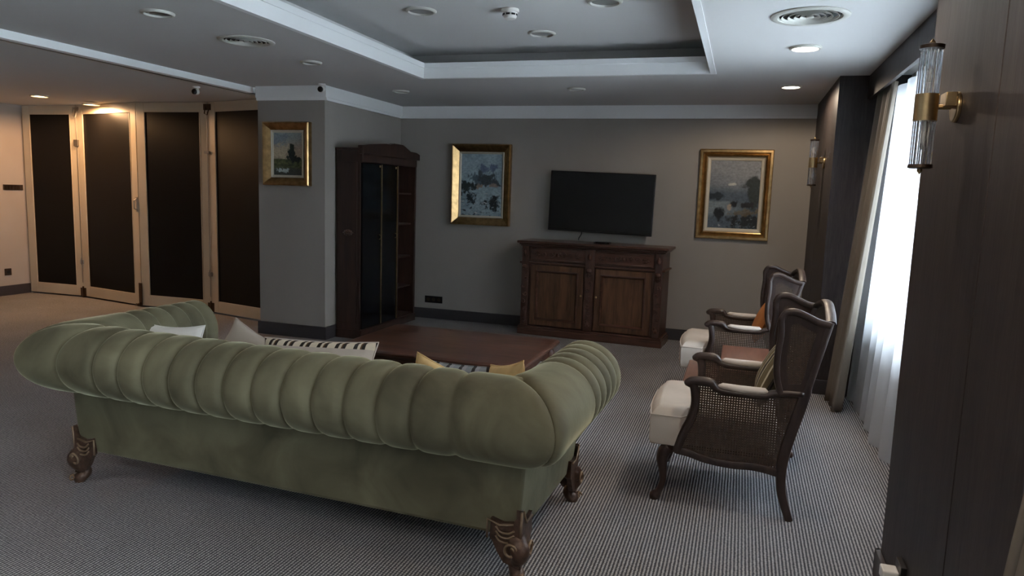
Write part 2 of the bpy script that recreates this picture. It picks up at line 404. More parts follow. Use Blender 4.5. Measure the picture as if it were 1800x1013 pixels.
# skirtings
sk = lambda *a: box(*a)
struct('baseboard_back', box(XL, XR, YW-.018, YW, 0, .125), 'basebd', bevel=.003)
struct('baseboard_pier', MB().box(-4.80, XL+.018, 6.362, 6.38, 0, .13).box(XL, XL+.018, 6.38, YW, 0, .13), 'basebd')
struct('baseboard_left', box(XLR, XLR+.02, -3.2, 7.33, 0, .13), 'basebd', bevel=.003)
# dark panelled pillars on the window side
def pillar(name, y0, y1, grooves, pidx):
    mb = MB(); ys = [y0]+grooves+[y1]
    for a, b in zip(ys[:-1], ys[1:]):
        mb.box(XR, XR+.03, a+(.004 if a != y0 else 0), b-(.004 if b != y1 else 0), .0, ZC)
    mb.box(XR+.012, 1.4, y0+.002, y1-.002, 0, ZC)
    return struct(name, mb, 'panel', bevel=.0015)
pillar('wall_pillar_far', 6.28, YW, [7.2], 1)
pillar('wall_pillar_near', 1.85, 3.20, [2.35], 2)
struct('baseboard_near', MB().box(XR-.02, XR, 1.85, 3.22, 0, .12).box(XR-.02, 1.0, 3.20, 3.22, 0, .12), 'basebd', bevel=.003)
struct('baseboard_far', MB().box(XR-.015, XR, 6.262, YW-.02, 0, .12).box(XR, .9, 6.262, 6.28, 0, .12), 'basebd', bevel=.003)
# pelmet fascia above the curtains
for i, (a, b) in enumerate(((3.20, 6.28), (-3.2, 1.97))):
    struct('trim_%d' % (5+i), MB().box(.86, .885, a, b, 2.36, ZC), 'panel')
struct('trim_7', MB().box(.892, .91, 3.20, 6.28, 2.385, 2.40), 'mould')
# window wall with openings
def window_wall(name, y0, y1, wy0, wy1, wz0, wz1):
    mb = MB(); X0, X1 = 1.15, 1.35
    mb.box(X0, X1, y0, y1, 0, wz0); mb.box(X0, X1, y0, y1, wz1, 2.6); mb.box(X0, X1, y0, wy0, wz0, wz1); mb.box(X0, X1, wy1, y1, wz0, wz1)
    struct(name, mb, 'wall')
    n = int(name[-1]) if name[-1].isdigit() else 1
def window(name, wy0, wy1, wz0, wz1, cols):
    e = empty(name, (1.2, (wy0+wy1)/2, wz0), kind='structure'); hw = (wy1-wy0)/2; hz = wz1-wz0
    fr = MB(); b = .05
    fr.box(0, .07, -hw, hw, 0, b).box(0, .07, -hw, hw, hz-b, hz)
    for k in range(cols+1):
        y = -hw+2*hw*k/cols; y = min(max(y, -hw+b/2), hw-b/2); fr.box(.002, .068, y-b/2, y+b/2, b, hz-b)
    fr.build('window_frame', 'whiteplastic', e, bevel=.003)
    box(-.09, .0, -hw, hw, -.03, 0).build('window_sill', 'whiteplastic', e, bevel=.004)
    for k in range(cols):
        y0 = -hw+2*hw*k/cols; y1 = -hw+2*hw*(k+1)/cols
        box(.03, .036, y0+b/2, y1-b/2, b, hz-b).build('window_pane', 'pane', e)
window_wall('wall_right', 3.20, 6.28, 3.32, 5.98, .66, 2.36); window('window_1', 3.32, 5.98, .66, 2.36, 3)
window_wall('wall_right_near', -3.2, 1.97, -2.6, 1.85, .55, 2.36); window('window_2', -2.6, 1.85, .55, 2.36, 4)

# ---------------------------------------------------------------- folding doors of the left room
P = [(-9.17, 7.34), (-8.25, 7.36), (-7.06, 7.12), (-6.02, 7.14), (-5.02, 6.90)]
for i in range(4):
    (x0, y0), (x1, y1) = P[i], P[i+1]
    L = math.hypot(x1-x0, y1-y0); e = empty('door_%d' % (i+1), (x0, y0, 0), math.atan2(y1-y0, x1-x0), kind='structure')
    H0, H1 = .02, ZL-.005; s_ = .115; g = .004
    fr = MB()
    fr.box(g, s_, -.02, .02, H0, H1).box(L-s_, L-g, -.02, .02, H0, H1).box(s_, L-s_, -.019, .019, H1-.115, H1).box(s_, L-s_, -.019, .019, H0, H0+.135)
    for q in ((s_, s_+.012, H0+.135, H1-.115), (L-s_-.012, L-s_, H0+.135, H1-.115)):
        fr.box(q[0], q[1], -.024, -.01, q[2], q[3])
    fr.build('door_frame', 'doorpaint', e, bevel=.003)
    box(s_+.012, L-s_-.012, -.008, .01, H0+.135, H1-.115).build('door_panel', 'doorblack', e)
# door hardware as parts of the doors they sit on
def door_part(i, name, mb, m, **k): return mb.build(name, m, bpy.data.objects['door_%d' % i], **k)
def dl(i): return math.hypot(P[i][0]-P[i-1][0], P[i][1]-P[i-1][1])
for i in (1, 3):
    x = dl(i)
    door_part(i, 'lock_box', MB().box(x-.045, x+.025, -.05, -.021, 1.98 if i == 1 else 1.9, 2.06 if i == 1 else 1.93), 'steel', bevel=.004)
    door_part(i, 'bolt_rod', MB().tube([(x-.01, -.03, .2), (x-.01, -.03, 2.4)], .004, 6), 'steel')
    door_part(i, 'hinge', MB().box(x-.05, x+.04, -.035, -.021, .02, .13).tube([(x-.005, -.035, .0), (x-.005, -.035, .15)], .01, 8), 'brassdk', bevel=.002)
    door_part(i, 'latch', MB().box(x-.03, x+.02, -.04, -.021, .45, .50).tube([(x-.005, -.04, .44), (x-.005, -.055, .47), (x-.005, -.04, .53)], .006, 6), 'steel')
    door_part(i, 'roller_bracket', MB().box(x-.05, x+.05, -.04, -.021, 2.40, 2.47).tube([(x-.02, -.04, 2.44), (x-.02, -.06, 2.36), (x+.015, -.06, 2.34), (x+.03, -.04, 2.42)], .007, 6), 'steel' if i == 1 else 'brassdk', bevel=.002)
x = dl(2)
door_part(2, 'door_handle', MB().box(x-.04, x-.01, -.03, -.021, 1.18, 1.36).tube([(x-.025, -.02, 1.2), (x-.025, -.06, 1.22), (x-.025, -.06, 1.32), (x-.025, -.02, 1.34)], .008, 8), 'steel', bevel=.002, smooth='auto')
door_part(2, 'floor_bolt', MB().box(x-.03, x+.02, -.035, -.021, .02, .3).tube([(x-.06, -.05, .03), (x-.02, -.06, .03), (x+.02, -.05, .05)], .014, 8), 'brassdk')

# wall plates of the left room
e = empty('wall_vent_plate', (XLR, 7.18, 1.42), label='long dark bronze plate on the pale wall left of the folding doors', cat='wall plate')
box(0, .014, -.15, .12, -.036, .036).build('plate', 'bronzeplate', e, bevel=.003)
mb = MB()
for k in range(6): mb.box(.014, .018, -.14+k*.042, -.108+k*.042, -.026, .026)
mb.build('grille', 'brassdk', e)
e = empty('wall_socket', (XLR, 7.03, .31), label='square dark socket low on the pale wall left of the folding doors', cat='socket')
box(0, .012, -.045, .045, -.045, .045).build('plate', 'bronzeplate', e, bevel=.003)
MB().lathe([(.022, .0125), (.022, .016), (.019, .016)], n=16, axis='x').build('insert', 'black', e)
e = empty('wall_socket', (-3.53, YW, .235), label='wide dark double socket on the grey wall right of the tall cabinet', cat='socket')
box(-.115, .115, -.012, 0, -.042, .042).build('plate', 'black', e, bevel=.003)
for k in (-1, 0, 1): MB().lathe([(.022, -.0125), (.022, -.016), (.016, -.0165)], c=(k*.07, 0, 0), n=16, axis='y').build('insert', 'bronzeplate', e)

# ---------------------------------------------------------------- ceiling fixtures
def spot(loc, col, power, ang, name, parent, blend=.6, size=.05):
    l = bpy.data.lights.new(name, 'SPOT'); l.energy = power; l.color = col; l.spot_size = radians(ang); l.spot_blend = blend; l.shadow_soft_size = size
    o = bpy.data.objects.new(name, l); COL.objects.link(o); o.parent = parent; o.location = loc
    return o
def downlight(x, y, z, R, m, label, group=None, lit=None):
    e = empty('ceiling_downlight', (x, y, z), label=label, cat='ceiling light', group='round ceiling downlights')
    MB().lathe([(R*1.0, 0), (R*1.0, -.006), (R*.93, -.014), (R*.82, -.015), (R*.76, -.003), (R*.76, 0)], n=32).build('trim_ring', 'ventpaint', e, smooth='auto')
    MB().lathe([(R*.77, -.0015), (R*.77, -.004), (R*.4, -.006), (.0, -.006)], n=32).build('lens', m, e, smooth='auto')
    if lit and lit[2] >= 179:
        l = bpy.data.lights.new('lamp', 'POINT'); l.energy = lit[1]; l.color = lit[0]; l.shadow_soft_size = .05
        o = bpy.data.objects.new('lamp', l); COL.objects.link(o); o.parent = e; o.location = (0, 0, -.07)
    elif lit: spot((0, 0, -.03), lit[0], lit[1], lit[2], 'lamp', e, blend=.25 if lit[2] > 170 else .6)
    return e
cool = ((1, .80, .60), DOWN_W, 150)
downlight(.31, 5.13, ZC, .10, 'lamp_cool', 'lit round downlight in the ceiling beside the large round air vent', lit=cool)
downlight(.32, 6.78, ZC, .09, 'lamp_cool', 'lit round downlight in the ceiling close to the far dark pillar', lit=(cool[0], DOWN_W*1.3, 174))
downlight(-3.37, 3.58, ZC, .095, 'lamp_dark', 'unlit recessed downlight nearest the viewer on the left ceiling strip')
downlight(-3.37, 5.18, ZC, .085, 'lamp_off', 'unlit downlight on the left ceiling strip just beyond the round vent')
downlight(-3.37, 6.78, ZC, .085, 'lamp_off', 'unlit downlight in the far left ceiling corner above the tall cabinet')
downlight(-1.56, 6.78, ZC, .085, 'lamp_off', 'unlit downlight in the ceiling strip above the television')
downlight(-2.24, 4.80, 2.80, .11, 'lamp_off', 'unlit round light in the recessed ceiling left of the smoke detector')
downlight(-1.59, 5.62, 2.80, .11, 'lamp_off', 'unlit round light in the recessed ceiling beyond the smoke detector')
downlight(-.94, 4.79, 2.80, .115, 'lamp_off', 'unlit round light in the recessed ceiling right of the smoke detector')
warm = ((1, .56, .27), WARM_W, 178)
downlight(-7.85, 6.50, ZL, .10, 'lamp_warm', 'lit warm downlight in the left room nearer the pale wall', lit=warm)
downlight(-7.72, 7.08, ZL-.022, .10, 'lamp_warm', 'lit warm downlight in the left room hard against the folding doors', lit=warm)
for k, y in enumerate((3.48, 1.83, .18)):
    downlight(.31, y, ZC, .10, 'lamp_cool', ['lit downlight directly above the nearest armchair', 'lit downlight beside the near dark pillar', 'lit downlight behind the viewpoint on the window side'][k], lit=cool)
for k, (x, y) in enumerate(((-1.5, -.6), (-3.4, 1.0))):
    downlight(x, y, ZC, .10, 'lamp_cool', ['lit downlight behind the viewpoint in the middle of the ceiling', 'lit downlight behind the viewpoint on the left ceiling strip'][k], lit=cool)
def diffuser(x, y, R, label):
    e = empty('air_vent', (x, y, ZC), label=label, cat='air vent', group='round ceiling air vents')
    q = R*.79
    MB().lathe([(q, .02), (R*.80, 0), (R*.80, -.001), (R, -.001), (R, -.006), (R*.94, -.012), (R*.82, -.010), (q*.985, .0), (q*.985, .02)], n=48).build('outer_ring', 'ventpaint', e, smooth='auto')
    MB().lathe([(q*.99, .0), (q*.99, .13), (0, .13)], n=40).build('duct', 'dark', e)
    for k, t in enumerate((.62, .46, .30, .15)):
        MB().lathe([(R*t, .018), (R*(t+.10), -.010), (R*(t+.112), -.010), (R*(t+.012), .020)], n=40).build('louvre_ring', 'ventpaint', e, smooth='auto')
    MB().lathe([(0, -.010), (R*.09, -.012), (R*.10, -.008), (0, .02)], n=24).build('hub', 'ventpaint', e, smooth='auto')
    MB().box(-q, q, -.004, .004, .020, .026).build('crossbar', 'ventpaint', e)
diffuser(.27, 4.29, .20, 'large round ringed air vent in the bright ceiling on the window side')
diffuser(-3.36, 4.37, .19, 'round ringed air vent in the left ceiling strip between two unlit downlights')
e = empty('smoke_detector', (-1.61, 4.88, 2.80), label='white smoke detector hanging from the recessed ceiling', cat='smoke detector')
MB().lathe([(.060, 0), (.062, -.012), (.058, -.02), (.050, -.022)], n=28).build('base', 'whiteplastic', e, smooth='auto')
MB().lathe([(.050, -.022), (.048, -.045), (.040, -.062), (.025, -.068), (0, -.068)], n=28).build('sensor_head', 'whiteplastic', e, smooth='auto')
mb = MB()
for k in range(8):
    a = 2*pi*k/8; mb.obox((.0475*cos(a), .0475*sin(a), -.038), (.003*cos(a), .003*sin(a), 0), (-.013*sin(a), .013*cos(a), 0), (0, 0, .006))
mb.build('slots', 'black', e)
def camera_dome(loc, look, label):
    e = empty('security_camera', loc, look, label=label, cat='camera', group='ball security cameras')
    MB().lathe([(.035, 0), (.035, -.012), (.022, -.02), (.016, -.03)], n=20).build('mount', 'whiteplastic', e, smooth='auto')
    MB().ell((0, -.012, -.052), .034, .038, .034, 18, 12).build('housing', 'whiteplastic', e, smooth=True)
    MB().lathe([(.026, -.028), (.027, -.046), (.018, -.055), (0, -.057)], c=(0, 0, -.056), n=20, axis='y').build('lens', 'black', e, smooth='auto')
camera_dome((-3.955, 6.26, 2.543), radians(10), 'white ball security camera at the top corner of the grey pier')
camera_dome((-5.22, 6.02, ZL), radians(10), 'white ball security camera under the left room ceiling by the dark track')

# ---------------------------------------------------------------- wall sconces
def sconce(y, zc, label):
    e = empty('wall_sconce', (XR, y, zc), label=label, cat='wall light', group='glass rod wall lights')
    MB().lathe([(.05, 0), (.05, -.010), (.046, -.014), (0, -.014)], n=28, axis='x').box(-.045, -.012, -.038, .038, .0, .045).build('wall_plate', 'brass', e, smooth='auto', bevel=.002)
    MB().tube([(-.02, 0, .0), (-.06, 0, 0)], .008, 10).build('arm', 'brass', e, smooth='auto')
    X = -.093
    MB().lathe([(.034, -.045), (.036, -.045), (.036, .042), (.034, .042), (.0, .040)], c=(X, 0, 0), n=28).build('brass_collar', 'brass', e, smooth='auto')
    mb = MB()
    for k in range(14):
        a = 2*pi*k/14; mb.tube([(X+.029*cos(a), .029*sin(a), -.190), (X+.029*cos(a), .029*sin(a), .190)], .0055, 8)
    mb.build('glass_rods', 'glass', e, smooth='auto')
    for sg in (-1, 1):
        MB().lathe([(.0, sg*.188), (.037, sg*.188), (.038, sg*.199), (.030, sg*.202), (0, sg*.203)], c=(X, 0, 0), n=28).build('end_cap', 'brassdk', e, smooth='auto')
        MB().lathe([(.008, sg*.203), (.009, sg*.210), (.004, sg*.216), (.0, sg*.222)], c=(X, 0, 0), n=14).build('finial', 'brass', e, smooth='auto')
        MB().lathe([(.010, sg*.045), (.010, sg*.08), (.012, sg*.082), (.013, sg*.10), (.008, sg*.125), (0, sg*.14)], c=(X, 0, 0), n=14).build('bulb', 'whiteplastic', e, smooth='auto')
sconce(2.76, 1.88, 'glass rod and brass wall light on the near dark pillar')
sconce(6.90, 1.905, 'glass rod and brass wall light on the far dark pillar')

# ---------------------------------------------------------------- curtains
def curtain(name, y0, y1, xtop, xbot, m, label, folds, amp, z0=.015, z1=2.40, gather=0.0, seed=0, cat='curtain', bow=1.0):
    rnd = random.Random(seed); ph = [rnd.uniform(0, 6.28) for _ in range(4)]
    NU, NV = folds*14, 26
    def fn(a, b):
        t = 1-b                                # b 0 bottom
        flare = (1-b)**1.6
        aa = a+.012*sin(9*a+ph[0])+.02*flare*sin(5*a+ph[1])
        y = y0+(y1-y0)*aa
        ymid = (y0+y1)/2; y = ymid+(y-ymid)*(1-gather*b)
        am = amp*(.75+.45*flare)*(1+.35*sin(3.1*a*folds/2+ph[2]))
        x = xbot+(xtop-xbot)*b**bow + am*sin(2*pi*folds*a+ph[3]+.5*flare*sin(7*a))+.2*am*sin(4*pi*folds*a+ph[0])
        return (x, y, z0+(z1-z0)*b+(.008*sin(20*a) if b == 0 else 0))
    o = MB().grid(fn, NU, NV).build(name, m, smooth=True, solid=.002 if m == 'drape' else 0)
    return tag(o, label, cat)
curtain('drape', 5.69, 6.10, .935, .77, 'drape', 'taupe drape gathered beside the far dark pillar', 4, .030, gather=-.62, seed=3)
curtain('sheer_curtain', 3.26, 6.22, 1.01, .93, 'sheer', 'white sheer curtain glowing across the window between the pillars', 10, .030, seed=5, cat='sheer curtain')
curtain('drape', 1.24, 1.80, .93, .61, 'drape', 'taupe drape at the lower right beyond the near dark pillar', 6, .035, gather=.1, seed=9, bow=2.2)

# ---------------------------------------------------------------- charger on the near pillar
e = empty('power_adapter', (XR-.02, 2.80, .215), label='small white power adapter plugged in low on the near dark pillar', cat='adapter')
box(-.055, 0, -.032, .032, -.022, .022).build('body', 'whiteplastic', e, bevel=.006)
MB().tube(catmull([(-.03, -.03, -.02), (-.035, -.05, -.06), (-.03, -.07, -.14), (-.05, -.10, -.205)], 5), .003, 6).build('cable', 'whiteplastic', e, smooth=True)
box(0, .02, -.045, .045, -.05, .05).build('socket_plate', 'black', e, bevel=.002)

# ---------------------------------------------------------------- paintings
def nz(x, y, s, seed=0, oct=4):
    v = 0; a = 1; tot = 0
    for k in range(oct):
        v += a*noise.noise(Vector((x*s, y*s, seed*7.3+k*3.1))); tot += a; a *= .55; s *= 2.1
    return v/tot
def mixc(a, b, t): t = min(1, max(0, t)); return tuple(p*(1-t)+q*t for p, q in zip(a, b))
def sm(a, b, x): t = min(1, max(0, (x-a)/(b-a))); return t*t*(3-2*t)
def blob(x, y, cx, cy, rx, ry, seed, rag=.35):
    d = sqrt(((x-cx)/rx)**2+((y-cy)/ry)**2)+rag*(nz(x, y, 7, seed)*2.4+nz(x, y, 26, seed+3)*.7)
    return 1-sm(.68, 1.18, d)
def paint_tree(x, y):      # x,y 0..1, y up
    c = mixc((.26, .30, .30), (.34, .27, .20), sm(.95, .55, y)); c = mixc(c, (.42, .36, .25), blob(x, y, .3, .55, .5, .14, 2, .6))
    c = mixc(c, (.20, .24, .27), blob(x, y, .15, .85, .35, .14, 3, .6))
    g = sm(.40, .37, y+.02*nz(x, y, 8, 4)); c = mixc(c, mixc((.03, .04, .02), (.11, .12, .05), .5+nz(x, y*2, 10, 5)), g)
    c = mixc(c, (.05, .05, .05), sm(.22, .12, y)*g*.8); c = mixc(c, (.38, .42, .42), blob(x, y, .25, .12, .22, .05, 6, .9))
    c = mixc(c, (.015, .025, .02), blob(x, y, .62, .55, .13, .16, 7, .5)); c = mixc(c, (.012, .02, .018), blob(x, y, .68, .40, .22, .12, 8, .7))
    c = mixc(c, (.02, .03, .02), blob(x, y, .64, .66, .07, .08, 12, .4))
    return c
def paint_lake(x, y):
    c = mixc((.20, .27, .31), (.28, .36, .39), .5+nz(x, y, 5, 1)*1.5); c = mixc(c, (.10, .13, .19), blob(x, y, .66, .76, .16, .06, 2, .9))
    c = mixc(c, (.07, .10, .12), blob(x, y, .48, .60, .26, .08, 3, .8)); c = mixc(c, (.06, .08, .09), blob(x, y, .46, .69, .05, .06, 4, .6))
    c = mixc(c, (.045, .055, .06), blob(x, y, .66, .55, .3, .08, 5, .9)); c = mixc(c, (.22, .17, .13), blob(x, y, .42, .48, .12, .05, 6, .9))
    c = mixc(c, (.22, .17, .14), blob(x, y, .72, .49, .12, .03, 16, .9))
    c = mixc(c, (.02, .03, .03), blob(x, y, .14, .47, .20, .09, 7, .7)); c = mixc(c, (.015, .025, .03), blob(x, y, .2, .30, .22, .08, 8, .9))
    c = mixc(c, (.015, .022, .022), blob(x, y, .80, .20, .22, .09, 9, .7)); c = mixc(c, (.03, .04, .05), sm(.1, .35, nz(x, y*2.2, 13, 10))*sm(.4, .2, y))
    c = mixc(c, (.42, .45, .44), sm(.2, .4, nz(x, y*3, 10, 11))*sm(.45, .3, y))
    return c
def paint_harbour(x, y):
    c = mixc((.12, .14, .16), (.21, .22, .23), sm(.3, 1, y)+nz(x, y, 3, 1)*.6); c = mixc(c, (.07, .095, .12), sm(.66, .5, y+.05*nz(x, y, 6, 2)))
    c = mixc(c, (.42, .42, .38), blob(x, y, .45, .655, .07, .028, 3, .7)); c = mixc(c, (.02, .03, .04), blob(x, y, .1, .48, .2, .06, 4, .4))
    c = mixc(c, (.18, .22, .24), sm(.42, .38, y)*sm(.15, .25, y)*sm(.8, .3, x)*.8)
    c = mixc(c, (.03, .04, .04), blob(x, y, .93, .55, .2, .26, 5, .5)); c = mixc(c, (.012, .016, .02), blob(x, y, .22, .22, .11, .085, 6, .35))
    c = mixc(c, (.015, .02, .025), blob(x, y, .52, .37, .08, .05, 7, .4)); c = mixc(c, (.02, .022, .025), blob(x, y, .74, .35, .12, .05, 8, .5))
    c = mixc(c, (.30, .24, .17), blob(x, y, .42, .30, .06, .05, 9, .9)*.8)
    c = mixc(c, (.015, .02, .022), blob(x, y, .75, .10, .4, .12, 10, .8)); c = mixc(c, (.28, .30, .32), sm(.22, .4, nz(x, y*2, 16, 11))*sm(.2, .08, y)*.9)
    c = mixc(c, (.13, .10, .05), blob(x, y, .72, .24, .22, .05, 12, .9)*.6)
    return c
def framed(name, cx, cz, W, H, fw, ywall, fn, label, prof, prof2, m1, m2, depth=.05):
    e = empty(name, (cx, ywall, cz), label=label, cat='painting', group='gold framed paintings')
    def sweep(prof):
        rings = []
        for a, b in ((-1, -1), (1, -1), (1, 1), (-1, 1), (-1, -1)):
            rings.append([(a*(W/2-o), -h, b*(H/2-o)) for o, h in prof])
        m = MB(); m.ring(rings, closed=True, cap=False); return m
    sweep(prof).build('frame', m1, e); sweep(prof2).build('frame_liner', m2, e)
    i = prof2[-1][0]; w2, h2 = W/2-i+.004, H/2-i+.004; NX, NY = 130, 170; yb = -.012
    mb = MB(); mb.grid(lambda a, b: (-w2+2*w2*a, yb, -h2+2*h2*b), NX, NY)
    o = mb.build('canvas', 'cream', e); me = o.data; me.materials[0] = M['paint']
    ca = me.color_attributes.new('paint', 'FLOAT_COLOR', 'POINT')
    k = 0
    for vtx in me.vertices:
        px_, pz_ = (vtx.co.x+w2)/(2*w2), (vtx.co.z+h2)/(2*h2); c = fn(px_, pz_); br = 1+.5*nz(px_*1.5, pz_*3, 14, 21); c = tuple(min(1, q*br*1.25) for q in c); ca.data[k].color = (*c, 1); k += 1
    if me.polygons[0].normal.y > 0: me.flip_normals()
    return e
M['paint'] = painted('oil_paint')
pa = [(0, 0), (0, .055), (.010, .066), (.020, .062), (.040, .050), (.075, .020), (.082, .0)]
pb = [(.078, 0), (.078, .024), (.086, .028), (.090, .022), (.104, .016), (.104, 0)]
framed('framed_painting', -4.42, 1.875, .54, .63, .09, 6.38, paint_tree, 'small gold framed painting of a dark tree on the grey pier', pa, pb, 'gold', 'liner')
pa = [(0, 0), (0, .060), (.010, .072), (.020, .068), (.085, .022), (.092, .0)]
pb = [(.088, 0), (.088, .026), (.096, .030), (.100, .024), (.112, .016), (.112, 0)]
framed('framed_painting', -2.945, 1.64, .73, .94, .1, YW, paint_lake, 'gold framed blue grey painting between the tall cabinet and the television', pa, pb, 'gold', 'liner')
pa = [(0, 0), (0, .030), (.008, .040), (.030, .040), (.045, .026), (.070, .050), (.078, .046), (.082, .0)]
pb = [(.080, 0), (.080, .040), (.092, .026), (.112, .022), (.118, .016), (.118, 0)]
framed('framed_painting', -.10, 1.615, .74, .945, .1, YW, paint_harbour, 'gold framed dusky boat painting right of the television', pa, pb, 'gold', 'liner')

# ---------------------------------------------------------------- television
e = empty('television', (-1.505, YW, 1.48), label='black flat television mounted on the back wall above the sideboard', cat='television')
e.rotation_euler = (0, radians(1.2), 0)
box(-.585, .585, -.10, -.065, -.335, .335).build('housing', 'black', e, bevel=.006)
box(-.573, .573, -.1035, -.0995, -.318, .325).build('screen', 'screen', e)
box(-.2, .2, -.066, -.005, -.15, .15).build('wall_bracket', 'black', e)
MB().tube(catmull([(-.20, -.05, -.32), (-.205, -.045, -.36), (-.225, -.05, -.40), (-.235, -.03, -.42), (-.235, -.02, -.43)], 5), .006, 8).build('cable', 'black', e, smooth=True)

# ---------------------------------------------------------------- sideboard
e = empty('sideboard', (-1.50, 7.795, 0), radians(-4.0), label='carved walnut sideboard with two panelled doors under the television', cat='sideboard')
def leaf(mb, x, z, y, sx, sz, ang=0, n=5):
    for k in range(n):
        a = ang+(k-(n-1)/2)*.55; q = 1-.12*abs(k-(n-1)/2)
        mb.tube([(x, y, z), (x+sx*q*.5*sin(a), y-.008, z+sz*q*.5*cos(a)), (x+sx*q*sin(a), y-.002, z+sz*q*cos(a))], [.004, .008, .003], 6, up=(0, 1, 0))
W_, D_ = .775, .20
MB().box(-W_, W_, -D_, D_, .10, 1.0).build('body', 'walnut_z', e, bevel=.004)
pl = [(-W_-.03, -D_-.035), (W_+.03, -D_-.035), (W_+.03, D_), (-W_-.03, D_)]
MB().prism(pl, 0, .075).prism([(a*.99, b*.97 if b < 0 else b) for a, b in pl], .075, .10).build('plinth', 'walnut', e, bevel=.008, seg=3)
mb = MB()
for z0, z1, o in ((.985, 1.0, .02), (1.0, 1.018, .035), (1.018, 1.045, .055)):
    mb.box(-W_-o, W_+o, -D_-o, D_, z0, z1)
mb.build('top', 'walnut', e, bevel=.008, seg=3)
MB().box(-W_-.025, W_+.025, -D_-.028, D_, .795, .815).build('mid_moulding', 'walnut', e, bevel=.005)
for sx in (-1, 1):
    cx = sx*.365; y = -D_
    d_ = box(cx-.315, cx+.315, y-.02, y, .83, .975).build('drawer', 'walnut', e, bevel=.004)
    mb = MB()
    for k in (-1, 1):
        mb.spiral((cx+k*.07, .903), .032, 1.6, k, .006, y-.022, 0); mb.spiral((cx+k*.155, .903), .028, 1.5, -k, .0055, y-.022, pi)
        leaf(mb, cx+k*.20, .903, y-.02, .07, .045, k*pi/2, 5); leaf(mb, cx+k*.02, .90, y-.02, .04, .04, k*.9, 3)
    mb.ell((cx, y-.024, .903), .022, .014, .022); mb.tube([(cx-.29, y-.02, .845), (cx+.29, y-.02, .845)], .005, 6).tube([(cx-.29, y-.02, .962), (cx+.29, y-.02, .962)], .005, 6)
    mb.build('carving', 'walnut', d_, smooth=True)
    dr = MB()      # door: frame with stepped moulding
    x0, x1, z0, z1 = cx-.30, cx+.30, .115, .785
    fw_ = .062
    dr.box(x0, x0+fw_, y-.022, y, z0, z1).box(x1-fw_, x1, y-.022, y, z0, z1).box(x0+fw_, x1-fw_, y-.022, y, z0, z0+fw_).box(x0+fw_, x1-fw_, y-.022, y, z1-fw_, z1)
    do = dr.build('door', 'burl', e, bevel=.003)
    md = MB(); a0, a1, b0, b1 = x0+fw_, x1-fw_, z0+fw_, z1-fw_
    rings = []
    for (px, pz) in ((a0, b0), (a1, b0), (a1, b1), (a0, b1), (a0, b0)):
        sx_ = 1 if px == a0 else -1; sz_ = 1 if pz == b0 else -1
        rings.append([(px+sx_*o, y-h, pz+sz_*o) for o, h in ((-.004, .0), (-.004, .030), (.008, .032), (.022, .012), (.022, 0))])
    md.ring(rings, cap=False).build('moulding', 'walnut', do)
    box(a0+.02, a1-.02, y-.010, y, b0+.02, b1-.02).build('door_panel', 'burl', do, bevel=.008)
    MB().lathe([(.008, y-.024), (.012, y-.027), (.010, y-.036), (0, y-.038)], c=(cx-sx*.28, 0, .48), n=12, axis='y').build('escutcheon', 'brass', do, smooth=True)
for i, cx in enumerate((-.735, 0, .735)):
    y = -D_; w3 = .038 if i != 1 else .05
    pi_ = box(cx-w3, cx+w3, y-.030, y, .10, .985).build('pilaster', 'walnut_z', e, bevel=.004)
    mb = MB(); yy = y-.030
    for k in range(7):
        z = .20+k*.085; mb.spiral((cx+(.012 if k % 2 else -.012), z), .026, 1.3, 1 if k % 2 else -1, .0055, yy, k)
    leaf(mb, cx, .74, yy, .045, .05, pi, 5); leaf(mb, cx, .15, yy, .04, .045, 0, 5); leaf(mb, cx, .90, yy, .035, .05, 0, 5)
    mb.ell((cx, yy-.004, .90), .02, .018, .03); mb.ell((cx, yy-.006, .76), .030, .022, .026)
    mb.build('carving', 'walnut', pi_, smooth=True)
e = empty('media_box', (-1.42, 7.72, 1.045), radians(-4), label='small flat black box on top of the sideboard', cat='media box')
box(-.085, .085, -.04, .04, 0, .022).build('housing', 'black', e, bevel=.004)
box(-.06, .06, -.0415, -.039, .006, .016).build('front_strip', 'screen', e)

# ---------------------------------------------------------------- tall cabinet in the corner
e = empty('display_cabinet', (-3.975, 6.56, 0), 0, label='tall dark mahogany display cabinet with brass edged glass doors in the corner', cat='cabinet')
CW, CD, CH = 1.28, .27, 1.94     # along +Y, depth +X
T = .025
mb = MB(); mb.box(0, CD, 0, T, .0, CH).box(0, CD, CW-T, CW, 0, CH).box(0, T, T, CW-T, .0, CH).box(0, CD, T, CW-T, CH-T, CH).box(0, CD, T, CW-T, .08, .08+T)
mb.box(.03, CD-.02, .80, .82, .105, CH-T)
mb.build('carcass', 'cabw', e, bevel=.002)
sd = box(.03, CD-.03, -.010, 0, .16, CH-.12).build('side_panel', 'cabw', e, bevel=.004)
mb = MB(); mb.ell((.14, -.012, 1.10), .05, .008, .035, 14, 8); leaf(mb, .14, 1.10, -.012, .06, .04, pi/2, 5); leaf(mb, .14, 1.10, -.012, .06, .04, -pi/2, 5)
mb.build('carving', 'walnut', sd, smooth=True)
MB().box(-.0, CD+.025, -.018, CW+.018, 0, .09).build('plinth', 'cabw', e, bevel=.006)
cr = [(-.03, 1.90), (CW+.03, 1.90), (CW+.03, 1.965), (CW-.06, 1.985), (CW-.22, 1.99), (CW-.34, 2.03), (CW-.42, 2.05), (CW/2+.02, 2.05), (CW/2-.08, 2.03), (CW/2-.16, 2.035), (.12, 2.005), (.02, 1.99), (-.03, 1.985)]
MB().prism(cr, CD-.01, CD+.05, 'x').box(-.0, CD+.03, -.03, CW+.03, 1.935, 1.96).build('crest', 'cabw', e, bevel=.005)
MB().box(CD-.01, CD+.025, 0, CW, 1.82, 1.90).build('frieze', 'cabw', e, bevel=.003)
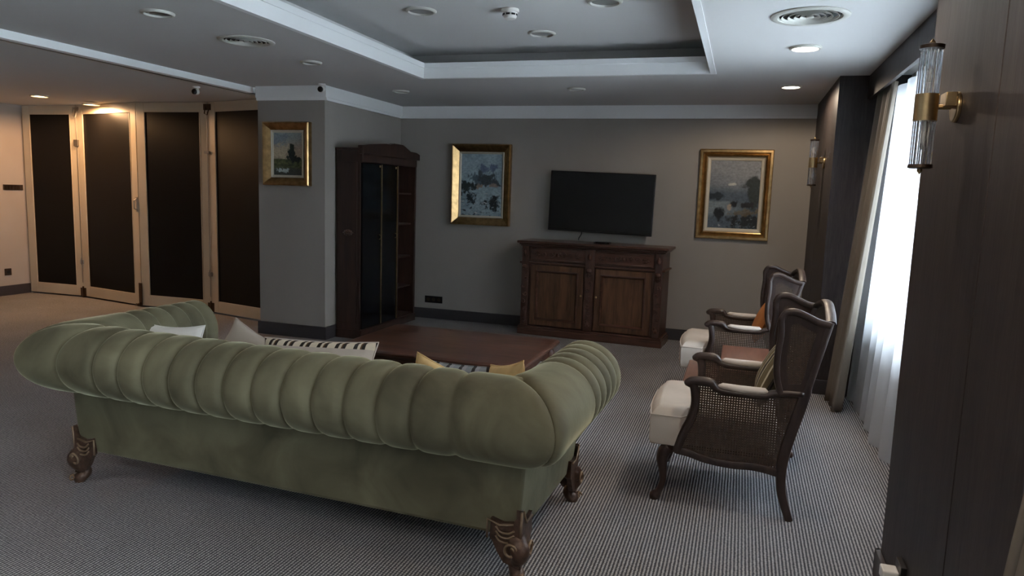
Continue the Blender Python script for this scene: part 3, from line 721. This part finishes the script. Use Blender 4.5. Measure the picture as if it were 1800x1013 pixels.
for k, z in enumerate((.42, .77, 1.15, 1.5)):
    box(.03, CD-.03, .82, CW-T, z, z+.018).build('shelf', 'cabw', e)
for (y0, y1) in ((.02, .43), (.44, .80)):
    dd = MB().box(CD, CD+.018, y0, y1-.015, .10, 1.81).build('door', 'cabglass', e)
    MB().box(CD-.002, CD+.026, y1-.018, y1, .10, 1.81).build('brass_edge', 'brass', dd)
    MB().tube([(CD+.018, y1-.05, 1.02), (CD+.04, y1-.05, 1.03), (CD+.04, y1-.05, 1.06), (CD+.018, y1-.05, 1.07)], .005, 8).ell((CD+.022, y1-.05, 1.79), .008, .014, .014).build('door_handle', 'brass', dd, smooth=True)
MB().box(CD, CD+.02, .80, .835, .09, 1.82).box(CD, CD+.02, CW-.035, CW, .09, 1.82).build('stile', 'cabw', e, bevel=.002)

# ---------------------------------------------------------------- coffee table
def cabriole(mb, x, y, sx, sy, top, R=.03, out=.035, n=12):
    """curved leg whose knee swings to (sx,sy)"""
    prof = [(0, top, 1.25), (.35, top*.86, 1.45), (.9, top*.68, 1.35), (.6, top*.45, .9), (.15, top*.22, .68), (.35, top*.09, .75), (.9, top*.035, 1.15), (.9, 0.0, 1.0)]
    pts = catmull([(x+sx*out*a, y+sy*out*a, z) for a, z, q in prof], 4); rr = []
    for i in range(len(pts)):
        t = i/4; k = min(int(t), len(prof)-2); w_ = t-k; rr.append(R*(prof[k][2]*(1-w_)+prof[k+1][2]*w_))
    mb.tube(pts, rr, n, up=(0, 1, 0)); return mb
e = empty('coffee_table', (-1.975, 4.84, 0), radians(-1.0), label='low dark walnut coffee table with curved edges beyond the sofa', cat='table')
def octo(hx, hy, c_, k=5):
    out = []
    for sx, sy, a0 in ((1, -1, -pi/2), (1, 1, 0), (-1, 1, pi/2), (-1, -1, pi)):
        for i in range(k+1):
            a = a0+pi/2*i/k; out.append((sx*(hx-c_)+c_*cos(a), sy*(hy-c_)+c_*sin(a)))
    return out
HX, HY = .705, .505
mb = MB(); rings = []
for o, z in ((.03, .405), (.012, .415), (.0, .428), (.0, .440), (.010, .449), (.03, .452)):
    rings.append([(a, b, z) for a, b in octo(HX-o, HY-o, .05)])
mb.ring(rings); mb.build('tabletop', 'walnut', e, smooth='auto')
mb = MB()
for sgn in (-1, 1):
    pts = []
    for axis in (0, 1):
        h = (HX if axis == 0 else HY)-.08; o = (HY if axis == 0 else HX)-.075
        top = [(-h, .405), (h, .405)]; low = [(h-2*h*i/16, .32-.025*cos(2*pi*i/16*1.0)*1-.02*cos(4*pi*i/16)) for i in range(17)]
        poly = top+low
        if axis == 0: mb.prism(poly, sgn*o-.012, sgn*o+.012, 'y')
        else: mb.prism(poly, sgn*o-.012, sgn*o+.012, 'x')
mb.build('apron', 'walnut', e, bevel=.003)
for sx in (-1, 1):
    for sy in (-1, 1):
        cabriole(MB(), sx*(HX-.085), sy*(HY-.085), sx, sy, .40, .03).build('leg', 'walnut_z', e, smooth=True)

# ---------------------------------------------------------------- side table between the armchairs
e = empty('side_table', (.10, 4.90, 0), 0, label='two tiered reddish wood side table between the two armchairs', cat='table')
box(-.17, .30, -.38, .38, .50, .53).build('tabletop', 'redwood', e, bevel=.006, seg=3)
box(-.39, .30, -.33, .33, .385, .41).build('lower_tier', 'redwood', e, bevel=.006, seg=3)
box(-.15, .28, -.30, .30, .41, .50).build('apron', 'walnut_z', e, bevel=.003)
dr = box(-.375, -.16, -.31, .31, .26, .385).build('drawer_box', 'walnut_z', e, bevel=.003)
MB().lathe([(.006, -.375), (.007, -.385), (.013, -.392), (.010, -.40), (0, -.402)], c=(0, 0, .325), n=14, axis='x').build('knob', 'brass', dr, smooth=True)
for sx, x in ((-1, -.35), (1, .26)):
    for sy in (-1, 1):
        cabriole(MB(), x, sy*.28, sx*.5, sy*.5, .385, .022).build('leg', 'walnut_z', e, smooth=True)

# ---------------------------------------------------------------- soft things
def pillow_mb(w_, h_, t_, pinch=.07, wr=.5, seed=0, n=22):
    mb = MB()
    def side(sg):
        def fn(a, b):
            uu, vv = 2*a-1, 2*b-1
            x = w_/2*uu*(1-pinch*(1-vv*vv)*uu*uu); z = h_/2*vv*(1-pinch*(1-uu*uu)*vv*vv)
            th = max(0, (1-uu**2)*(1-vv**2))**.42
            y = sg*t_/2*th*(1+.10*wr*nz(uu, vv, 2.2, seed)) + .010*wr*nz(uu, vv, 3, seed+9)*th
            return (x, y, z)
        return fn
    mb.grid(side(1), n, n); mb.grid(side(-1), n, n); return mb
def cushion(name, loc, rot, w_, h_, t_, m, label, cat='cushion', pipe=None, group=None, seed=0, pinch=.07, back=None):
    group = group or ('cushions on the armchairs' if 'armchair' in label else 'cushions on the sofa')
    """loc is the bottom-centre point; local z up the cushion, y its thickness"""
    e = empty(name, loc, 0, label, cat, group); e.rotation_euler = rot
    cv = pillow_mb(w_, h_, t_, pinch, seed=seed).build('cover', m, e, smooth=True, loc=(0, 0, h_/2))
    if back:
        cv.data.materials.append(M[back])
        for p_ in cv.data.polygons:
            if p_.center.y < 0 and p_.center.z < h_*.5*.74: p_.material_index = 1
    pts = []
    for k in range(4):
        for i in range(12):
            s_ = -1+2*i/12; uu, vv = ((s_, -1), (1, s_), (-s_, 1), (-1, -s_))[k]
            pts.append((w_/2*uu*(1-pinch*(1-vv*vv)*uu*uu), 0, h_/2*vv*(1-pinch*(1-uu*uu)*vv*vv)+h_/2))
    pts.append(pts[0])
    MB().tube(pts, .004, 6, up=(0, 1, 0)).build('piping', pipe or m, e, smooth=True)
    return e

# ---------------------------------------------------------------- green sofa
SOFA = Vector((-1.95, 2.70, 0)); SRZ = radians(-2.6)
sofa = empty('sofa', SOFA, SRZ, label='olive green velvet sofa with fluted rolled back and carved legs', cat='sofa')
BX, BD = 1.175, .82            # half length of body at back, depth
# body shell (slightly flared to the top)
mb = MB(); rings = []
for z, o in ((.165, -.012), (.185, 0), (.40, .022), (.58, .035)):
    rings.append([(a, b, z) for a, b in [(-BX-.05, -o), (BX+.005+o, -o), (BX+.005+o, BD), (-BX-.05, BD)]])
mb.ring(rings); mb.build('base', 'velvet', sofa, bevel=.012, seg=3)
# profile of roll: offset outward (+) from the body line, height
def roll_profile(n=40):
    pts = []
    for k in range(n):
        th = 2*pi*k/n
        pts.append((cos(th), sin(th)))
    return pts
RO, RZ, RCO, RCZ = .185, .172, .045, .672       # radii and centre (outward offset, height)
def groove(d, wide): # d distance to nearest seam
    return 1-max(0, 1-d/wide)**3.6
def roll_section(p, outn, shrink, corner=1.0, inner=1.12):
    """list of 3d points around the section at base point p"""
    out = []
    for c_, s_ in roll_profile():
        if c_ < 0:     # inner side: thicker, drops to the seat
            o = RCO+RO*(inner if s_ > 0 else 1.0+(inner-1)*min(1, -c_*1.5))*c_; z = RCZ+RZ*s_*(1 if s_ > 0 else 1+.7*min(1, -c_*1.4))
        else:
            o = RCO+RO*c_; z = RCZ+RZ*s_
        k = 1-(.155 if s_ > -.3 else max(.05, .155-.13*(-s_-.3)))*(1-shrink)-.17*(1-corner)
        o = RCO+(o-RCO)*k; z = RCZ+(z-RCZ)*k
        out.append(Vector((p[0]+outn[0]*o, p[1]+outn[1]*o, z)))
    return out
def seg_samples(L, seams, mitre_ends, step=.012):
    res = []; n = int(L/step)
    for i in range(n+1):
        s_ = L*i/n
        res.append(s_)
    return res
def make_back():
    mb = MB(); rings = []
    half = BX+.0
    # seams of the channels measured along the back
    seams = [.935-.150*k for k in range(14)]
    n = 230
    for i in range(n+1):
        a = -1+2*i/n; x = a*half
        # mitre: at the ends outward offset leans 45 degrees
        d = min(abs(x-s_) for s_ in seams); wide = .072
        k = groove(d, wide)
        kc = groove(half-abs(x)+.002, .10)
        ring = []
        for q in roll_section((0, 0), (0, -1), k, kc):
            o = -q.y           # outward offset
            e_ = x*(1+(o)/half)      # extends outward with the offset so ends meet on the mitre
            # spread only the last stretch so that seams stay square
            w_ = sm(half-.30, half, abs(x)); xx = x+math.copysign(o*w_, x)
            ring.append((xx, q.y, q.z))
        rings.append(ring)
    mb.ring(rings); return mb
def make_arm(sx):
    mb = MB(); rings = []; L = BD+.03
    seams = [.33, .435, .54, .645, .75]
    n = 110
    for i in range(n+1):
        y = L*i/n
        d = min(abs(y-s_) for s_ in seams); k = groove(d, .058)
        kc = groove(y+.002, .10); ke = groove(L-y, .05)
        ring = []
        for q in roll_section((0, 0), (0, -1), k, kc, 1.12-.27*sm(0, .25, y)):
            o = -q.y; w_ = 1-sm(0, .30, y); yy = y-o*w_
            if L-y < .05:
                cz = RCZ; q = Vector((q.x, q.y, cz+(q.z-cz)*(.55+.45*ke))); o = RCO+(o-RCO)*(.55+.45*ke)
            ring.append((sx*(BX+o), yy, q.z))
        rings.append(ring)
    mb.ring(rings); return mb
make_back().build('rolled_back', 'velvet', sofa, smooth=True)
for sx in (-1, 1):
    a_ = make_arm(sx).build('rolled_arm', 'velvet', sofa, smooth=True)
    MB().box(sx*BX-(.06 if sx > 0 else 0), sx*BX+(0 if sx > 0 else .06), .1, BD+.005, .17, .60).build('arm_panel', 'velvet', sofa, bevel=.015, seg=3)
MB().box(-BX+.12, BX-.12, .18, BD+.02, .30, .47).build('seat_cushion', 'velvet', sofa, bevel=.04, seg=4, smooth='auto')
def sofa_leg(sx, back=True):
    """carved leg at the origin: corner of the body is (0,0), outward is (sx, -1)"""
    y_ = -1 if back else 1
    b = MB()
    o = .012
    # bracket plates hugging both faces of the corner
    pk = [(0, .30), (-.030, .245), (-.075, .236), (-.128, .250), (-.132, .165), (-.118, .15), (-.098, .11), (-.07, .07), (0, .05)]
    b.prism([(sx*(q[0]+o+.008), q[1]) for q in pk], y_*-.0, y_*(o+.012), 'y')
    b.prism([(y_*(q[0]+o+.008), q[1]) for q in pk], sx*-.0, sx*(o+.012), 'x')
    path = [(-.045, .20, .040), (-.012, .165, .044), (.018, .13, .042), (.012, .095, .032), (-.012, .062, .025), (-.010, .04, .027), (.006, .022, .032), (.008, .0, .026)]
    pts = catmull([(sx*p_[0], y_*p_[0], p_[1]) for p_ in path], 4); rr = []
    for i in range(len(pts)):
        t = i/4; k = min(int(t), len(path)-2); w_ = t-k; rr.append(path[k][2]*(1-w_)+path[k+1][2]*w_)
    b.tube(pts, rr, 14, up=(sx*.7, -y_*.7, 0))
    h = MB(); rad = .0045; yy = y_*(o+.014)
    h.tube([(sx*(-.122), yy, .165), (sx*(-.122), yy, .244), (sx*(-.07), yy, .226), (sx*(-.01), yy, .238)], .005, 6)
    for k, z in enumerate((.208, .188, .168)):
        h.tube(catmull([(sx*-.085, yy, z+.012), (sx*-.065, yy*1.1, z-.008), (sx*-.03, yy*1.1, z-.010), (sx*-.006, yy, z+.004)], 4), rad, 6)
    h.tube([(sx*(o+.014), y_*-.10, .235), (sx*(o+.014), y_*-.03, .232), (sx*(o+.016), y_*.010, .292)], .005, 6)
    h.tube([(sx*(o+.006), y_*(o+.006), .17), (sx*(o+.012), y_*(o+.012), .295)], .006, 6)
    c0 = (sx*-.012, .135)
    pts = [(c0[0]+.030*cos(a)*(1-.06*a)*sx, y_*(.050+.004*sin(a)), c0[1]+.034*sin(a)*(1-.06*a)) for a in [i*.45 for i in range(18)]]
    h.tube(pts, .0055, 6)
    pts = [(sx*(.052), y_*(-.012)+.028*cos(a)*(1-.06*a), .135+.032*sin(a)*(1-.06*a)) for a in [i*.45 for i in range(18)]]
    h.tube(pts, .0055, 6)
    pts = [(sx*(.034), y_*(.030)+.018*cos(a)*(1-.08*a), .022+.018*sin(a)*(1-.08*a)) for a in [i*.5 for i in range(13)]]
    h.tube(pts, .004, 6)
    pts = [(sx*.030+.018*cos(a)*(1-.08*a), y_*.036, .024+.018*sin(a)*(1-.08*a)) for a in [i*.5 for i in range(13)]]
    h.tube(pts, .004, 6)
    return b, h
for sx in (-1, 1):
    for back in (True, False):
        b, h = sofa_leg(sx, back)
        l = b.build('leg', 'leg', sofa, smooth='auto', loc=(BX+.003 if sx > 0 else -BX-.042, 0 if back else BD, 0))
        h.build('carving', 'leghi', l, smooth=True)

def on_sofa(x, y, z=.47):
    v = Matrix.Rotation(SRZ, 3, 'Z') @ Vector((x, y, 0)); return (SOFA.x+v.x, SOFA.y+v.y, z)
lean = radians(-16)
cushion('cushion', on_sofa(-.10, .40), (radians(-20), radians(-3.5), SRZ), .70, .315, .15, 'strip', 'cream cushion with black and brown stripes at the middle of the sofa back', pipe='cream', seed=1, back='cream')
cushion('cushion', on_sofa(.60, .40), (radians(-14), radians(17), SRZ), .42, .26, .12, 'creamy', 'ochre cushion with one pointed corner up right of the striped one', seed=2, pinch=.12)
cushion('cushion', on_sofa(.90, .56), (radians(-8), radians(-16), radians(-45)), .36, .27, .12, 'creamy', 'ochre cushion tucked against the right arm of the sofa', seed=3, pinch=.12)
cushion('cushion', on_sofa(.57, .66), (radians(-12), 0, SRZ), .36, .21, .11, 'greypat', 'grey and black patterned cushion between the two ochre ones', seed=4)
cushion('cushion', on_sofa(-.945, .32), (radians(-14), radians(-2), radians(6)), .36, .325, .12, 'white', 'plain white cushion in the left corner of the sofa', seed=5, pinch=.12)
cushion('cushion', on_sofa(-.80, .66), (radians(-22), radians(24), radians(0)), .38, .27, .13, 'beige', 'plain beige cushion with its corner up right of the white one', seed=6, pinch=.12)

# ---------------------------------------------------------------- wingback cane armchair
def inside_spans(poly, val, axis):
    xs = []
    n = len(poly)
    for i in range(n):
        a, b = poly[i], poly[(i+1) % n]
        if (a[axis]-val)*(b[axis]-val) < 0:
            t = (val-a[axis])/(b[axis]-a[axis]); xs.append(a[1-axis]+t*(b[1-axis]-a[1-axis]))
    xs.sort(); return list(zip(xs[::2], xs[1::2]))
def cane(poly, to3, pitch=.0125, wd=.0041, th=.0012):
    mb = MB()
    for axis in (0, 1):
        lo = min(p[axis] for p in poly); hi = max(p[axis] for p in poly); v = lo+pitch/2
        while v < hi:
            for a, b in inside_spans(poly, v, axis):
                if b-a < .003: continue
                off = th if axis else -th
                q = []
                for s_ in (a, b):
                    for w_ in (-wd, wd):
                        p2 = (v+w_, s_) if axis == 0 else (s_, v+w_); q.append(p2)
                v3 = [to3(q[i][0], q[i][1], off+h_) for h_ in (-th*.7, th*.7) for i in (0, 1, 3, 2)]
                mb.add(v3, [(0, 1, 2, 3), (7, 6, 5, 4), (0, 1, 5, 4), (1, 2, 6, 5), (2, 3, 7, 6), (3, 0, 4, 7)])
            v += pitch
    return mb
def make_chair():
    e = empty('wingback_armchair', (0, 0, 0))
    HW = .305
    c3 = lambda pts, y: [(p_[0], y, p_[1]) for p_ in pts]
    front_post = [(-.235, .275), (-.215, .36), (-.178, .45), (-.160, .53), (-.165, .60), (-.175, .635)]
    arm = [(-.205, .632), (-.185, .650), (-.14, .655), (-.095, .652), (-.070, .632), (-.045, .618), (.05, .612), (.16, .614), (.20, .628), (.26, .640), (.34, .642)]
    stile = [(.428, 1.000), (.405, .90), (.383, .80), (.360, .70), (.335, .59), (.300, .45), (.275, .33), (.268, .24), (.278, .13), (.322, .0)]
    rail = [(-.245, .285), (-.17, .275), (-.09, .255), (.03, .245), (.13, .250), (.21, .242), (.275, .228)]
    wingf = [(.235, .635), (.212, .72), (.208, .82), (.216, .92), (.212, 1.0)]
    wingt = [(.212, .995), (.232, 1.030), (.275, 1.038), (.325, 1.020), (.375, .998), (.43, .985)]
    for sy in (-1, 1):
        y = sy*HW
        sf = MB()
        sf.tube(catmull(c3(front_post, y), 4), .022, 10, up=(0, 1, 0), flat=1.15, sq=.8)
        sf.tube(catmull(c3(rail, y), 4), [(.021, .014)]*(6*4+1), 10, up=(0, 1, 0), sq=.7)
        sf.build('side_frame', 'chairw', e, smooth='auto')
        ar = MB().tube(catmull(c3(arm, y), 4), [(.017, .025) if i > 14 else (.021, .029) for i in range(10*4+1)], 12, up=(0, 1, 0), sq=.8)
        ar.ell((-.195, y, .640), .026, .030, .020, 14, 8)
        ao = ar.build('armrest', 'chairw', e, smooth=True)
        MB().tube([(-.055, y, .638), (-.035, y, .640), (.05, y, .634), (.13, y, .634), (.165, y, .636), (.18, y, .630)], [(.006, .012), (.015, .024), (.018, .027), (.018, .027), (.015, .024), (.006, .012)], 14, up=(0, 1, 0)).build('arm_pad', 'cream', ao, smooth=True)
        st = catmull(c3(stile, y), 4)
        MB().tube(st, [(.020, .020) if i < 14 else (.027-.009*max(0, i-26)/12, .021-.003*max(0, i-26)/12) for i in range(len(st))], 10, up=(0, 1, 0), sq=.75).build('rear_leg', 'chairw', e, smooth='auto')
        wf = MB(); yo = sy*.012
        wf.tube(catmull(c3(wingf, y+yo), 4), (.016), 10, up=(0, 1, 0), sq=.8)
        wf.tube(catmull(c3(wingt, y+yo), 4), .017, 10, up=(0, 1, 0), sq=.8)
        # broad inner border of the wing panel
        wing = wingf+wingt[1:]+[(.40, .90), (.378, .80), (.357, .70), (.335, .645)]
        cx_, cz_ = .315, .83
        cx_, cz_ = .305, .83
        inner = [(cx_+(a-cx_)*.56, cz_+(b-cz_)*.74) for a, b in wing]
        n = len(wing)
        for off in (0,):
            v0 = [(a, y+yo-.005, b) for a, b in wing]+[(a, y+yo-.005, b) for a, b in inner]+[(a, y+yo+.005, b) for a, b in wing]+[(a, y+yo+.005, b) for a, b in inner]
            fs = []
            for i in range(n):
                j = (i+1) % n
                fs += [(i, j, n+j, n+i), (2*n+i, 3*n+i, 3*n+j, 2*n+j), (n+i, n+j, 3*n+j, 3*n+i), (i, 2*n+i, 2*n+j, j)]
            wf.add(v0, fs)
        wf.build('wing', 'chairw', e, smooth='auto')
        wing_o = wf
        cane(inner, lambda a, b, h_: (a, y+yo+h_, b), .0115).build('wing_cane', 'cane', e)
        sp = [(-.222, .29), (-.205, .38), (-.168, .46), (-.152, .54), (-.158, .63), (-.09, .64), (-.05, .61), (.16, .605), (.22, .625), (.335, .63), (.325, .59), (.29, .45), (.265, .33), (.262, .25), (.13, .258), (.03, .255), (-.09, .265)]
        cane(sp, lambda a, b, h_: (a, y+h_, b), .0125).build('side_cane', 'cane', e)
        lg = MB(); prof = [(-.275, .29, .030), (-.298, .262, .034), (-.308, .22, .030), (-.300, .16, .021), (-.298, .10, .0165), (-.315, .045, .017), (-.335, .02, .026), (-.335, .0, .022)]
        pts = catmull([(a, y-sy*.02, z) for a, z, q in prof], 4); rr = []
        for i in range(len(pts)):
            t = i/4; k = min(int(t), len(prof)-2); w_ = t-k; rr.append(prof[k][2]*(1-w_)+prof[k+1][2]*w_)
        lg.tube(pts, rr, 12, up=(0, 1, 0)).build('front_leg', 'chairw', e, smooth=True)
    # back
    b = MB()
    cr = []
    for i in range(17):
        t = -1+2*i/16; cr.append((.430+.012*(1-t*t), t*HW, .990+.058*(1-abs(t)**2.2)*1.0-.02*(1-abs(abs(t)-.5)*2 if abs(t) > .3 else 0)*.3))
    b.tube(cr, [(.026, .017)]*17, 10, up=(0, 0, 1), sq=.75)
    b.build('crest_rail', 'chairw', e, smooth='auto')
    MB().tube([(.335, -HW, .58), (.345, 0, .58), (.335, HW, .58)], .018, 10, up=(0, 0, 1), sq=.8).build('lower_back_rail', 'chairw', e, smooth='auto')
    bk = [(-.29, .59), (.29, .59), (.29, .97), (.15, 1.02), (0, 1.03), (-.15, 1.02), (-.29, .97)]
    cane(bk, lambda a, z, h_: (.337+(z-.59)*.23+h_, a, z), .0125).build('back_cane', 'cane', e)
    # seat frame and cushion
    s_ = MB(); s_.tube(catmull([(-.262, -HW, .285), (-.30, -.2, .285), (-.315, 0, .275), (-.30, .2, .285), (-.262, HW, .285)], 4), [(.016, .024)]*17, 10, up=(0, 0, 1), sq=.7)
    s_.box(-.24, .27, -HW+.012, HW-.012, .27, .295).tube([(.275, -HW, .28), (.275, HW, .28)], .02, 8)
    s_.build('seat_frame', 'chairw', e, smooth='auto')
    cu = MB(); rings = []
    sh = [(-.375, -.315), (-.225, -.315), (-.195, -.272), (.20, -.262), (.235, -.24), (.235, .24), (.20, .262), (-.195, .272), (-.225, .315), (-.375, .315), (-.392, .15), (-.396, 0), (-.392, -.15)]
    for z, o in ((.300, .022), (.306, .006), (.33, -.004), (.42, -.006), (.455, .0), (.463, .008), (.488, .05), (.505, .12)):
        rings.append([(a*(1-o*1.2), b_*(1-o*1.6), z if True else z) for a, b_ in sh])
    cu.ring(rings); co = cu.build('seat_cushion', 'cream', e, smooth='auto', bevel=.006)
    pts = [(a*1.0, b_*1.0, .458) for a, b_ in sh]; pts.append(pts[0])
    MB().tube(pts, .004, 6, up=(0, 0, 1)).build('piping', 'cream', co, smooth=True)
    return e
ch = make_chair(); ch.location = (0, 3.945, 0)
tag(ch, 'dark wood wingback armchair with cane sides nearest the viewer', 'armchair', 'cane wingback armchairs')
ch2 = copy_tree(ch); ch2.location = (0.0, 5.76, 0); ch2.rotation_euler = (0, 0, radians(1.5))
tag(ch2, 'dark wood wingback armchair farther back beyond the side table', 'armchair', 'cane wingback armchairs')
cushion('cushion', (.145, 4.00, .51), (radians(-24), 0, radians(-90)), .44, .34, .12, 'chairstrip', 'olive and cream striped cushion on the nearest armchair', seed=11)
cushion('cushion', (.145, 5.76, .51), (radians(-24), 0, radians(-90)), .42, .34, .12, 'orange', 'burnt orange cushion on the far armchair', seed=12)
